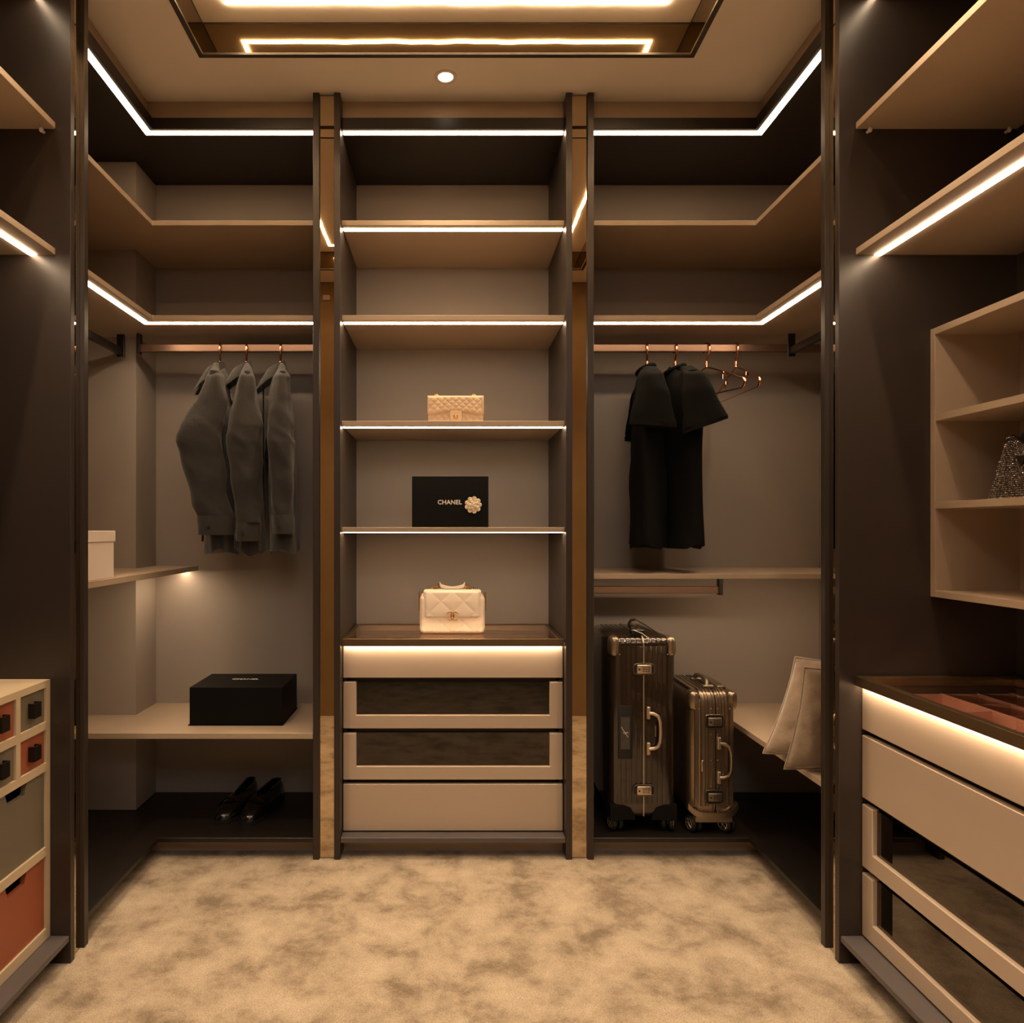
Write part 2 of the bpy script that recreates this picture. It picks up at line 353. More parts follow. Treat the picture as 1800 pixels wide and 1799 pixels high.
# ------------------------------------------------------------------ corner wardrobes
def corner(side):
    s = -1 if side == 'left' else 1
    xe = SL if s < 0 else SR; xw = WL if s < 0 else WR; xp = XL if s < 0 else XR
    xi = -.456 if s < 0 else .488           # inner face of the post next to the middle unit
    x_in0, x_in1 = (-.478, -.456) if s < 0 else (.488, .510)
    xi = x_in0 if s < 0 else x_in1
    y0 = 1.9965
    u = thing('corner_wardrobe', '%s dark L-shaped corner wardrobe with %s' % (side, 'shirts, a white box and shoes' if s < 0 else 'black tops, suitcases and cushions'), 'wardrobe', (xw, YB, 0), world=True)
    bx('side_panel', M['dark'], u, x_in0, x_in1, YF, YB, 0, CZ-.002, .001)
    bx('side_panel', M['dark'], u, xp, xw, 1.974, 1.996, 0, CZ-.002, .001)
    bx('back_panel', M['back'], u, xw, xi, YB-.01, YB, PF, TOP0, 0)
    bx('back_panel', M['back'], u, xw, xw+s*.01, y0, YB-.01, PF, TOP0, 0)
    def L(name, m, z0, z1, fx=xe, fy=YS, par=u, bev=.001, xw_=xw):
        return B().poly([(xi, fy), (fx, fy), (fx, y0), (xw_, y0), (xw_, YB-.01), (xi, YB-.01)], z0, z1, bev=bev).build(name, m, par)
    def led(par, z, off0, off1, m):
        a, c = YS+off0, YS+off1; ax, cx = xe+s*off0, xe+s*off1
        B().poly([(xi, a), (ax, a), (ax, y0), (cx, y0), (cx, c), (xi, c)], z-.0015, z+.001).build('led_strip', m, par)
    led(L('top_panel', M['darker'], TOP0, TOP1), TOP0, .014, .038, M['led_top'])
    L('shelf', M['greige'], S1, S1+TH)
    led(L('shelf', M['greige'], S2, S2+TH), S2, .025, .047, M['led'])
    L('platform', M['darker'], PF-.016, PF, xe+(-s)*.03, YF+.004)
    kx = xe+s*.03
    B().poly([(xi, 2.572), (kx, 2.572), (kx, y0), (kx+s*.018, y0), (kx+s*.018, 2.59), (xi, 2.59)], 0, PF-.016).build('plinth', M['greige'], u)
    def rail(x0, x1, y0_, y1_, z0, z1, ends, m=M['rail']):
        r = bx('hanging_rail', m, u, x0, x1, y0_, y1_, z0, z1, .002)
        for (a, c, d, e, zt) in ends: bx('rail_bracket', M['black'], r, a, c, d, e, z0-.006, zt, .001)
    if s < 0:
        rail(-1.172, xi, 2.698, 2.714, 1.837, 1.865, [(-1.183, -1.172, 2.692, 2.72, S2)])
        rail(-1.258, -1.242, y0, 2.705, 1.825, 1.853, [(-1.264, -1.236, 2.705, 2.716, S2)], M['black'])
        bx('low_shelf', M['greige'], u, xw+.01, xi, 2.503, YB-.01, .424, .444, .001)
        B().poly([(xw+.01, y0), (-1.035, y0), (-1.035, YB-.01), (-1.2095, YB-.01), (-1.2095, 2.7495), (xw+.01, 2.7495)], .992, 1.012, bev=.001).build('middle_shelf', M['greige'], u)
        m_ = u.children[-1]
        bx('led_strip', M['led'], m_, -1.098, -1.076, y0+.002, YB-.012, .9905, .993, 0)
        bx('rail_bracket', M['black'], m_, -1.30, -1.25, 2.42, 2.432, .955, .992, .001)
        # tall greige side lining beside the column
    else:
        rail(xi, xw-.01, 2.698, 2.714, 1.837, 1.865, [])
        rail(1.292, 1.308, y0, 2.697, 1.825, 1.853, [(1.286, 1.314, 2.70, 2.696, S2)], M['black'])
        B().poly([(xi, YS), (xw-.01, YS), (xw-.01, YB-.01), (xi, YB-.01)], .986, 1.004, bev=.001).build('middle_shelf', M['greige'], u)
        bx('led_strip', M['led'], u.children[-1], xi, xw-.012, YS+.025, YS+.045, .9845, .987, 0)
        rail(xi, 1.022, 2.692, 2.708, .919, .946, [(1.022, 1.036, 2.686, 2.714, .986)])
        bx('bench_shelf', M['greige'], u, 1.066, xw-.01, y0, YB-.01, .424, .444, .001)
    return u
corner('left'); corner('right')

# ------------------------------------------------------------------ near wardrobes (seen only at their far ends)
def near_wardrobe(side):
    s = -1 if side == 'left' else 1
    xe = SL if s < 0 else SR; xw = WL if s < 0 else WR; xp = XL if s < 0 else XR
    y0, y1 = .64, 1.903
    u = thing('wardrobe', '%s near dark wardrobe with lit shelves %s' % (side, 'over the orange and grey drawers' if s < 0 else 'over the long chest of drawers'), 'wardrobe', (xw, y0, 0), world=True)
    bx('side_panel', M['dark'], u, xp, xw, y1, y1+.02, 0, CZ-.002, .001)
    bx('side_panel', M['dark'], u, xp, xw, y0-.022, y0, 0, CZ-.002, .001)
    bx('back_panel', M['dark'], u, xw-s*.01, xw, y0, y1, PF, TOP0, 0)
    tp = bx('top_panel', M['darker'], u, xe, xw-s*.01, y0, y1, TOP0, TOP1, .001)
    bx('led_strip', M['led_top'], tp, xe+s*.038, xe+s*.056, y0, y1-.001, TOP0-.0015, TOP0+.001, 0)
    a = bx('shelf', M['greige'], u, xe, xw-s*.01, y0, y1, S1-.008, S1+TH-.008, .001)
    for xx in (xe+s*.03, xe+s*.40):
        b = B(); b.cyl((xx, y1-.001, S1-.017), .004, -.012, 'y', 10); b.ell((xx, y1-.014, S1-.016), .006, .004, .0085, 10, 6)
        b.build('shelf_pin', M['whitep'], a, 40)
    c = bx('shelf', M['greige'], u, xe, xw-s*.01, y0, y1, S2-.008, S2+TH-.008, .001)
    bx('led_strip', M['led'], c, xe+s*.050, xe+s*.066, y0, y1-.001, S2-.011, S2-.007, 0)
    bx('platform', M['slate'], u, xp-(-s)*.004, xw-s*.01, y0, y1, PF-.016, PF, .001)
    bx('plinth', M['dark'], u, xe+s*.06, xe+s*.078, y0, y1, 0, PF-.016, 0)
near_wardrobe('left'); near_wardrobe('right')

# ------------------------------------------------------------------ chests of drawers with a glass display top
DZ = [(.0795, .2475), (.2635, .4465), (.4305+.0, .6130), (.6295, .7425)]
def chest(label, loc, rz, W, depth, kinds, tray):
    r = thing('drawer_chest', label, 'chest of drawers', loc, rz)
    z0 = loc[2]
    Z = lambda v: v-z0
    b = B(); b.box(0, .012, .022, depth, Z(.0765), Z(.742)); b.box(W-.012, W, .022, depth, Z(.0765), Z(.742)); b.box(.012, W-.012, depth-.012, depth, Z(.0765), Z(.742))
    b.box(.012, W-.012, .06, depth-.012, Z(.0765), Z(.09)); b.box(.012, W-.012, .10, depth-.012, Z(.6), Z(.612))
    b.build('carcass', M['dark'], r)
    for (a, c), k in zip([(.0795, .2470), (.2630, .4300), (.4470, .6140), (.6290, .7430)], kinds):
        if k == 'solid':
            d = B().box(.002, W-.002, 0, .02, Z(a), Z(c), .0018).build('drawer', M['drawer'], r)
        else:
            st, rl = .047, .048
            d = B().poly([(.002, Z(a)), (W-.002, Z(a)), (W-.002, Z(c)), (W-.002-st, Z(c)), (W-.002-st, Z(a)+rl), (.002+st, Z(a)+rl), (.002+st, Z(c)), (.002, Z(c))], 0, .02, 'y', bev=.0018).build('drawer', M['drawer'], r)
            g = bx('glass_front', M['dglass'], d, .002+st-.004, W-.002-st+.004, .012, .017, Z(a)+rl-.004, Z(c)-.001, 0)
            bb = B(); bb.box(.02, W-.02, .021, .03, Z(a)+.01, Z(a)+rl); bb.box(.02, .032, .03, depth-.05, Z(a)+.01, Z(c)-.03); bb.box(W-.032, W-.02, .03, depth-.05, Z(a)+.01, Z(c)-.03)
            bb.box(.032, W-.032, .03, depth-.05, Z(a)+.01, Z(a)+.02); bb.box(.032, W-.032, depth-.062, depth-.05, Z(a)+.02, Z(c)-.03)
            bb.build('drawer_box', M['dark'], d)
    for zz in ((.2470, .2630), (.4300, .4470), (.6140, .6290)):
        bx('gap_rail', M['dark'], r, .025, W-.025, .028, .04, Z(zz[0])-.004, Z(zz[1])+.004, 0)
    # counter: bronze rim round a smoked glass pane
    f = .018
    b = B(); b.box(0, W, -.017, -.0115, Z(.7445), Z(.771), .0006); b.box(0, W, -.0115, -.017+f, Z(.757), Z(.771)); b.box(0, W, depth-f, depth, Z(.749), Z(.771), .0008)
    b.box(0, f, -.017+f, depth-f, Z(.749), Z(.771), .0008); b.box(W-f, W, -.017+f, depth-f, Z(.749), Z(.771), .0008)
    top = b.build('counter_frame', M['bronze'], r)
    bx('glass_top', M['glass'], top, f-.003, W-f+.003, -.017+f-.003, depth-f+.003, Z(.7635), Z(.7695), 0)
    B().poly([(-.0112, Z(.7455)), (-.0005, Z(.7567)), (-.0112, Z(.7567))], .008, W-.008, 'x').build('led_strip', M['led_wash'], top)
    # jewellery tray under the glass
    tm = M[tray]
    tb = bx('tray', M['darker'], r, .014, W-.014, .022, depth-.014, Z(.672), Z(.678), 0)  # dark floor colour stands in for the shade over the back rows
    bx('tray_lining', tm, tb, .014, W-.014, .022, .20 if depth > .4 else .12, Z(.678), Z(.680), 0)  # velvet colour only on the floor of the lit front row
    rows = [.03, .20, .295, .385, depth-.02] if depth > .4 else [.03, .12, .20, .28, depth-.02]
    for i, yy in enumerate(rows):
        if yy < depth-.01: bx('divider', tm, tb, .014, W-.014, yy, yy+.006, Z(.678), Z(.728), .0005)
    for i in range(len(rows)-1):
        n = int(W/(.16 if i == 0 else .11)); n = max(n, 3)
        for k in range(n+1):
            xx = .016+(W-.038)*k/n
            bx('divider', tm, tb, xx, xx+.006, rows[i]+.006, rows[i+1], Z(.678), Z(.726), .0005)
    b = B()
    for k in range(9): b.tube([(.20+k*.0, .045+k*.016, Z(.690)), (.34, .045+k*.016, Z(.690))], .0075, 8)
    b.build('ring_roll', tm, tb, 40)
    return r
chest('chest of four drawers under the middle shelves, two with dark glass fronts', (-.3815, 2.552, .0755), 0, .7925, .386, ['solid', 'win', 'win', 'solid'], 'terra')
chest('long right-hand chest of drawers with dark glass top and brass rim', (1.104, 1.9025, .0755), -PI/2, 1.255, .41, ['win', 'win', 'solid', 'solid'], 'terra')

# ------------------------------------------------------------------ orange and grey drawer cabinet (left)
def pigeon_cabinet():
    # local: front faces -y, x runs to the far end of the wardrobe (world +Y)
    W = .543; D = .40
    r = thing('drawer_cabinet', 'low cream cabinet with burnt orange and olive grey drawers', 'cabinet', (-1.066, 1.9015-W, .0755), PI/2)
    Z = lambda v: v-.0755
    st = .018
    ys0, ys1 = 0, D
    b = B()
    xs = [0, W]
    cell = (W-st*5)/4
    X = [i*(cell+st) for i in range(5)]
    zr = [(.0765, .105), (.298, .3215), (.523, .544), (.632, .653), (.744, .762)]
    b.box(0, st, 0, D, Z(.0765), Z(.744)); b.box(W-st, W, 0, D, Z(.0765), Z(.744)); b.box(X[2], X[2]+st, 0, D, Z(.105), Z(.744))
    for i in (1, 3): b.box(X[i], X[i]+st, 0, D, Z(.544), Z(.744))
    b.box(0, W, D-.01, D, Z(.0765), Z(.744))
    b.box(0, W, 0, D, Z(.744), Z(.762))
    for i in range(2):
        for a, c in zr[:4]:
            x0 = X[2*i]+st; x1 = X[2*i+2]
            if a > .6:
                b.box(X[2*i]+st, X[2*i+1], 0, D-.01, Z(a), Z(c)); b.box(X[2*i+1]+st, X[2*i+2], 0, D-.01, Z(a), Z(c))
            else: b.box(x0, x1, 0, D-.01, Z(a), Z(c))
    b.build('frame', M['cream'], r)
    def tab(par, xc, zc):
        q = B(); w, h = .030, .038
        q.poly([(xc-w/2, .0), (xc-w/2, -.017), (xc+w/2, -.017), (xc+w/2, .0), (xc+w/2-.003, .0), (xc+w/2-.003, -.014), (xc-w/2+.003, -.014), (xc-w/2+.003, 0)], zc-h/2, zc+h/2)
        for v in q.bm.verts: v.co.y += .006
        q.build('handle', M['black'], par)
    for i in range(4):
        for j, (a, c) in enumerate(((.544, .632), (.653, .744))):
            col = 'orange' if (i+j) % 2 else 'olive'
            d = bx('small_drawer', M[col], r, X[i]+st+.0015, X[i+1]-.0015, .006, .30, Z(a)+.0015, Z(c)-.0015, .0008)
            d['label'] = 'small %s drawer' % ('burnt orange' if col == 'orange' else 'olive grey')
            tab(d, (X[i]+st+X[i+1])/2, Z((a+c)/2))
    for i in range(2):
        for (a, c), col in (((.105, .298), 'orange'), ((.3215, .523), 'olive')):
            x0, x1 = X[2*i]+st+.0015, X[2*i+2]-.0015; za, zc = Z(a)+.0015, Z(c)-.0015; xm = (x0+x1)/2
            d = B().poly([(x0, za), (x1, za), (x1, zc), (xm+.045, zc), (xm+.034, zc-.030), (xm-.034, zc-.030), (xm-.045, zc), (x0, zc)], .006, .018, 'y').build('large_drawer', M[col], r)
            d['label'] = 'large %s drawer with a cut-out grip' % ('burnt orange' if col == 'orange' else 'olive grey')
            q = B(); q.box(x0, x0+.01, .018, .36, za, zc-.03); q.box(x1-.01, x1, .018, .36, za, zc-.03); q.box(x0+.01, x1-.01, .35, .36, za, zc-.03); q.box(x0+.01, x1-.01, .018, .35, za, za+.01)
            q.build('drawer_box', M['darker'], d)
pigeon_cabinet()

# ------------------------------------------------------------------ wall cubby (right)
def cubby():
    u = thing('cubby_shelf', 'greige open three-tier box shelf fixed inside the right near wardrobe', 'shelf', (1.288, 1.25, .983), world=True)
    x0, x1, y0, y1, z0, z1 = 1.288, 1.519, 1.10, 1.9025, .983, 1.697
    bx('side', M['greige'], u, x0, x1, y1-.018, y1, z0, z1, .0008)
    bx('side', M['greige'], u, x0, x1, y0, y0+.018, z0, z1, .0008)
    bx('top', M['greige'], u, x0, x1, y0+.018, y1-.018, z1-.018, z1, .0008)
    bx('bottom', M['greige'], u, x0, x1, y0+.018, y1-.018, z0, z0+.018, .0008)
    bx('back', M['greige'], u, x1-.006, x1, y0+.018, y1-.018, z0+.018, z1-.018, 0)
    for z in (1.217, 1.449): bx('shelf', M['greige'], u, x0+.001, x1-.006, y0+.018, y1-.018, z, z+.0185, .0008)
cubby()

# ------------------------------------------------------------------ hangers and clothes
RAILT = 1.866
def hanger(label, x, rz, group=None, empty=False):
    h = thing('coat_hanger', label, 'hanger', (x, 2.706, RAILT), rz, group)
    p = []
    for i in range(13):
        a = PI*(1.12-i/12*1.12)-.15*0
        p.append((math.cos(a)*.0165, 0, -.016+math.sin(a)*.0195))
    p = [(-.0165, 0, -.03)]+[(math.cos(PI-PI*i/12)*.0165, 0, -.014+math.sin(PI*i/12)*.0175) for i in range(13)]+[(.0165, 0, -.03), (.011, 0, -.045), (.002, 0, -.055), (0, 0, -.066)]
    B().tube(p, .0044, 8).build('hook', M['rose'], h, 50)
    b = B(); b.cyl((0, 0, -.088), .0052, .024, n=12, bev=.001); b.cyl((0, 0, -.077), .0068, .006, n=12, bev=.001)
    b.build('collar_sleeve', M['rose'], h, 40)
    arm = []
    for i in range(21):
        s = -1+i/10; arm.append((s*.175, 0, -.086-.075*abs(s)**1.1))
    B().tube(arm, .0030, 8).build('shoulder_wire', M['rose'], h, 50)
    B().tube([(-.17, 0, -.195), (.17, 0, -.195)], .0024, 8).build('trouser_bar', M['rose'], h, 50)
    for s in (-1, 1):
        q = [(s*(.17+.018*math.sin(PI*i/10)), 0, -.157-.04*i/10) for i in range(11)]
        B().tube(q, [.003+.0032*math.sin(PI*i/10) for i in range(11)], 8).build('hanger_end', M['rose'], h, 50)
        b = B(); b.box(s*.085-.006, s*.085+.006, -.006, .006, -.138, -.122, .002, 2); b.box(s*.085-.004, s*.085+.004, -.0075, -.004, -.15, -.13, .001)
        b.build('clip', M['rose'], h)
    return h

def fold(p, k, amp):
    return amp*(noise.noise(Vector((p[0]*k, p[1]*k, p[2]*k*.35)))*1.0)
def torso(parent, name, m, zs, N=40, seed=0.0, amp=.007, neckw=.07):
    # zs: list of (z, halfwidth along hanger, halfdepth, depth centre)
    rings = []
    for i, (z, w_, d, cy) in enumerate(zs):
        r = []
        for k in range(N):
            a = 2*PI*k/N
            ca, sa = math.cos(a), math.sin(a)
            x = math.copysign(abs(ca)**.85, ca)*w_; y = cy+math.copysign(abs(sa)**.75, sa)*d
            t = i/(len(zs)-1)
            pl = amp*t*math.sin(a*5+seed*3+z*2)+fold((x+seed, y, z), 14, amp*1.6)
            drop = -.082*(abs(x)/.2)**1.1*max(0, 1-t*6)
            r.append((x+pl*ca, y+pl*sa, z+drop+(.009*math.sin(a*3+seed)+.005*math.sin(a*7+seed) if i == len(zs)-1 else 0)))
        rings.append(r)
    return B().loft(rings, cap=True).build(name, m, parent, 60)
def interp(keys, n):
    out = []
    for i in range(n+1):
        t = i/n*(len(keys)-1); a = min(int(t), len(keys)-2); f = t-a; f = f*f*(3-2*f)*.35+f*.65
        out.append([keys[a][j]*(1-f)+keys[a+1][j]*f for j in range(len(keys[0]))])
    return out
def sleeve(parent, keys, m, name='sleeve', seed=0, N=22, amp=.006, n=22, slant=0):
    # keys: (x, y, z, ax, ay)
    rings = []
    for i, (x, y, z, ax, ay) in enumerate(interp(keys, n)):
        r = []
        for k in range(N):
            a = 2*PI*k/N; ca, sa = math.cos(a), math.sin(a)
            p = (x+ca*ax, y+math.copysign(abs(sa)**.8, sa)*ay, z)
            f = fold((p[0]+seed, p[1], p[2]*2.2), 16, amp*1.8)+amp*.5*math.sin(a*4+z*9+seed)
            rid = 1-abs(noise.noise(Vector((p[0]*9+seed*3, p[1]*14+p[2]*6, p[2]*16+p[1]*9))))*2.4
            f += amp*.75*max(0, rid)*(.5+math.exp(-((z+.40)/.09)**2)+.5*math.exp(-((z+.69)/.05)**2))
            tt = i/n if name == 'sleeve' else 1
            r.append((p[0]+f*ca, p[1]+f*sa, p[2]-slant*tt**2*(p[1]-y)))
        rings.append(r)
    return B().loft(rings, cap=True).build(name, m, parent, 60)

def shirt(x, rz, label, seed, elbow=.03, wf=1.0, zcuff=0.0):
    h = thing('shirt', label, 'shirt', (x, 2.706, RAILT), rz, 'charcoal shirts on the left rail')
    zs = [(-.085, .17, .014, 0), (-.13, .185, .026, 0), (-.2, .195, .036, 0), (-.3, .20, .044, .004), (-.42, .20, .046, .006), (-.55, .205, .047, .008), (-.68, .21, .049, .01), (-.785, .212, .052, .012)]
    torso(h, 'body', M['shirt'], interp(zs, 26), seed=seed)
    for s in (1, -1):
        e = elbow if s > 0 else .005
        keys = [(s*.112, 0, -.096, .003, .004), (s*.178, 0, -.160, .022, .025), (s*.200, -.008, -.25, .030, .044*wf), (s*.222, -e*.8, -.34, .034, .062*wf), (s*.228, -e, -.40, .034, .064*wf), (s*.226, -e*.6, -.50, .032, .058*wf), (s*.222, -e*.1, -.62, .030, .050*wf), (s*.220, e*.2, -.70+zcuff, .028, .046*wf)]
        sl = sleeve(h, keys, M['shirt'], seed=seed+s, N=36, n=60, amp=.0048)
        k2 = [(s*.220, e*.2, -.698+zcuff, .031, .050*wf), (s*.220, e*.22, -.73+zcuff, .032, .051*wf), (s*.219, e*.25, -.765+zcuff, .031, .050*wf)]
        sleeve(sl, k2, M['shirt'], 'cuff', seed, n=4, amp=.003)
        B().cyl((s*.254, e*.2-.02, -.735+zcuff), .005, .003, 'x', 12).build('button', M['blackfab'], sl)
        # shoulder yoke piece seen as the lighter seam panel
    # collar: folded band open towards the front (-y)
    def col(u_, v_):
        t = (u_*2-1); ang = t*2.8
        fr = (1-math.cos(ang))/2
        cx_, cy_ = math.sin(ang)*.052, math.cos(ang)*.026-.006
        zt = -.066-.035*fr
        out = .003+.010*v_*(.5+fr)
        return (cx_*(1+.25*fr*v_)+math.sin(ang)*out, cy_+math.cos(ang)*out-.036*fr*v_-.014*fr, zt-(.042+.052*fr**2)*v_+.005*math.sin(PI*v_))
    b = B(); b.grid(col, 36, 6)
    b.grid(lambda a, c: tuple(Vector(col(a, c))*1.0+Vector((-math.sin((a*2-1)*2.75)*.007, -math.cos((a*2-1)*2.75)*.007, -.001))), 36, 6)
    b.build('collar', M['shirt'], h, 60)
    # button placket down the front
    b = B()
    for i in range(12):
        z0 = -.15-i*.05
        b.box(-.012, .012, -.066, -.060, z0-.05, z0, .001)
    b.build('placket', M['shirt'], h)
    for i in range(6):
        B().cyl((0, -.0665, -.18-i*.1), .005, -.0025, 'y', 12).build('button', M['blackfab'], h)
    return h
R90 = -PI/2
for (px, dr, lab, sd, el, wf, zc) in ((387, .20, 'charcoal grey long-sleeved shirt, leftmost and fullest of three on the rail', 1.0, .046, 1.18, .042),
                                (433, .30, 'charcoal grey long-sleeved shirt, middle of three on the rail', 5.0, .012, .86, .020),
                                (493, .27, 'charcoal grey long-sleeved shirt, nearest the mirror strip', 9.0, .006, .70, .045)):
    x = (px-789)*2.706/1250
    hanger('rose gold hanger holding the %s charcoal shirt' % {387: 'leftmost', 433: 'middle', 493: 'rightmost'}[px], x, R90+dr, 'rose gold hangers on the rails')
    shirt(x, R90+dr, lab, sd, el, wf, zc)

def tee(x, rz, label, seed, flare=1.0, lean=0, slant=0):
    h = thing('t_shirt', label, 't-shirt', (x, 2.706, RAILT), rz, 'black tops on the right rail')
    zs = [(-.085, .17, .022, 0), (-.13, .19, .04, 0), (-.2, .20, .052, 0), (-.3, .205, .056, 0), (-.42, .205, .056, 0), (-.55, .21, .058, 0), (-.68, .212, .06, 0), (-.765, .215, .062, 0)]
    torso(h, 'body', M['tee'], interp(zs, 26), seed=seed, amp=.010)
    for s in (1, -1):
        keys = [(s*.13, 0, -.115, .018, .022), (s*.19, .2*lean, -.155, .028, .042), (s*.215, .5*lean, -.22, .030, .056*flare), (s*.232, .8*lean, -.29, .028, .068*flare), (s*.240, lean, -.333, .026, .078*flare)]
        sl = sleeve(h, keys, M['tee'], seed=seed+s, amp=.004, slant=slant)
        k2 = [(s*.240, lean, -.329, .0275, .0790*flare), (s*.242, lean*1.03, -.346, .0275, .0800*flare)]
        sleeve(sl, k2, M['tee'], 'sleeve_hem', seed, n=2, amp=.002, slant=slant)
    rr = [(math.sin(2*PI*i/28)*.070, math.cos(2*PI*i/28)*.032-.004, -.086-.022*(1-math.cos(2*PI*i/28))/2) for i in range(28)]
    B().tube(rr, .0075, 8, closed=True).build('neckband', M['tee'], h, 60)
    return h
for px, dr, lab, sd, fl, ln, sln in ((1137, -.19, 'black short-sleeved top, left one of the two on the right rail', 3.0, 1.0, .0, .10), (1187, .02, 'black short-sleeved top with a wide flared sleeve, beside the empty hangers', 7.0, 1.0, .022, -.34)):
    x = (px-789)*2.706/1250
    hanger('rose gold hanger holding the %s black top' % ('left' if px == 1137 else 'right'), x, R90+dr, 'rose gold hangers on the rails')
    tee(x, R90+dr, lab, sd, fl, ln, sln)
for px, dr, lab in ((1242, .42, 'empty rose gold hanger turned towards the black tops'), (1294, .05, 'empty rose gold hanger at the right end of the row')):
    hanger(lab, (px-789)*2.706/1250, R90+dr, 'rose gold hangers on the rails')

# ------------------------------------------------------------------ boxes
def white_box():
    r = thing('storage_box', 'cream white lidded box on the left middle shelf', 'box', (-1.16, 2.118, 1.0125))
    B().box(-.115, .113, -.104, .104, 0, .118, .001).build('box_body', M['whitebox'], r)
    B().box(-.119, .117, -.108, .108, .112, .146, .0015).build('lid', M['whitebox'], r)
white_box()
r = thing('gift_box', 'large black lidded box lying on the low left shelf', 'box', (-.779, 2.725, .4445))
B().box(-.170, .170, -.123, .123, .003, .139, .001).build('box_body', M['blackbox'], r)
bx('base_flap', M['blackbox'], r, -.174, .172, -.127, .127, 0, .003, 0)
text('lettering', 'CHANEL', .026, M['print'], r, Matrix.Translation((-.006, .020, .1394)), bold=.0006)
r = thing('gift_box', 'black box standing upright with a cream camellia flower, on the middle shelves', 'box', (.005, 2.66, S4+TH+.0005))
B().box(-.1395, .1395, -.036, .04, .0, .183, .001).build('box_body', M['blackbox'], r)
B().box(-.1410, .1410, -.040, -.012, .0, .1875, .001).build('lid', M['blackbox'], r)
text('lettering', 'CHANEL', .0225, M['print'], r, Matrix.Translation((-.002, -.0402, .0915)) @ Matrix.Rotation(PI/2, 4, 'X'), bold=.0005)
fl = B(); cx, cz = .0845, .082
for ring_, (n_, rad, pr, y_) in enumerate(((9, .0240, .0088, -.0445), (7, .0160, .0080, -.0475), (5, .0088, .0065, -.0505), (3, .0030, .0045, -.0530))):
    for k in range(n_):
        a = 2*PI*k/n_+ring_*.35
        mm = Matrix.Rotation(a, 4, 'Y').inverted() @ Matrix.Rotation(-.38, 4, 'Z')
        fl.ell((cx+math.cos(a)*rad, y_, cz+math.sin(a)*rad), pr, .0028, pr, 10, 6, mm)
fl.build('camellia', M['petal'], r, 60)

# ------------------------------------------------------------------ handbags
def quilt(x, z, p, ex=.4):
    a = abs(math.sin(PI*(x+z*1.05)/p)); c = abs(math.sin(PI*(x-z*1.05)/p))
    return min(a, c)**.5
def qpanel(W, z0, z1, y, th, p, rb=.01, rt=.0, nu=72, nv=36, q=.0022, wav=None, flare=0):
    """quilted front panel: half width W, from z0 to z1, back plane y, front at y-th"""
    def f(u_, v_):
        z = z0+(z1-z0)*v_
        hw = W+flare*(1-v_)
        if rb and z-z0 < rb: d = rb-(z-z0); hw -= rb-math.sqrt(max(0, rb*rb-d*d))
        if rt and z1-z < rt: d = rt-(z1-z); hw -= rt-math.sqrt(max(0, rt*rt-d*d))
        s = u_*2-1; x = s*hw
        e = min(1, (1-abs(s))*hw/(.012))*min(1, (z-z0)/.010+.0)*min(1, (z1-z)/.010)
        e = max(0, e)**.5
        zz = z+(wav(s)*(1-v_) if wav else 0)
        return (x, y-th*e-q*quilt(x, z, p)*min(1, e*1.2), zz)
    return f
def cc(b, cx, y, cz, R, r):
    for s in (-1, 1):
        pts = [(cx+s*R*.42+math.cos(a)*R*s, y-(.001 if s > 0 else 0), cz+math.sin(a)*R) for a in [math.radians(48+i*(264/18)) for i in range(19)]]
        b.tube(pts, r, 6)
def bag_beige():
    r = thing('handbag', 'small beige quilted flap bag with gold turn lock', 'handbag', (.025, 2.63, S3+TH+.0005))
    B().box(-.101, .101, -.024, .028, 0, .094, .006, 3).build('bag_body', M['beigebag'], r, 60)
    B().grid(qpanel(.1015, .0, .075, -.020, .006, .026, rb=.004), 90, 40).build('front_panel', M['beigebag'], r, 60)
    wav = lambda s: .010*math.cos(s*1.5)**2-.004*abs(s)
    fp = B().grid(qpanel(.1035, .033, .104, -.025, .009, .026, rb=.010, wav=wav), 96, 44)
    fp.box(-.1033, .1033, -.026, .026, .090, .1035, .005, 3)
    flp = fp.build('flap', M['beigebag'], r, 60)
    t_ = [(-.021, .046), (-.0215, .02), (-.019, .011), (-.012, .0045), (0, .002), (.012, .0045), (.019, .011), (.0215, .02), (.021, .046)]
    B().poly(t_, -.042, -.0355, 'y', bev=.001).build('clasp_tab', M['beigebag'], flp)
    b = B(); b.box(-.0075, .0075, -.046, -.042, .0175, .0325, .001); cc(b, 0, -.047, .025, .0052, .0013)
    b.build('turn_lock', M['gold'], flp, 50)
    for x in (-.069, .069):
        b = B(); pts = [(x+math.cos(a)*.0085, -.012, .1045+math.sin(a)*.004) for a in [2*PI*i/16 for i in range(16)]]
        b.tube(pts, .0016, 6, closed=True)
        for k in range(3):
            pts = [(x+(k-1)*.003+math.cos(a)*.005*math.cos(k), -.010+k*.007+math.sin(a)*.003, .1095+math.sin(a)*.0065*(1 if k % 2 else .6)) for a in [2*PI*i/12 for i in range(12)]]
            b.tube(pts, .0014, 6, closed=True)
        b.build('chain_ring', M['gold'], r, 50)
bag_beige()
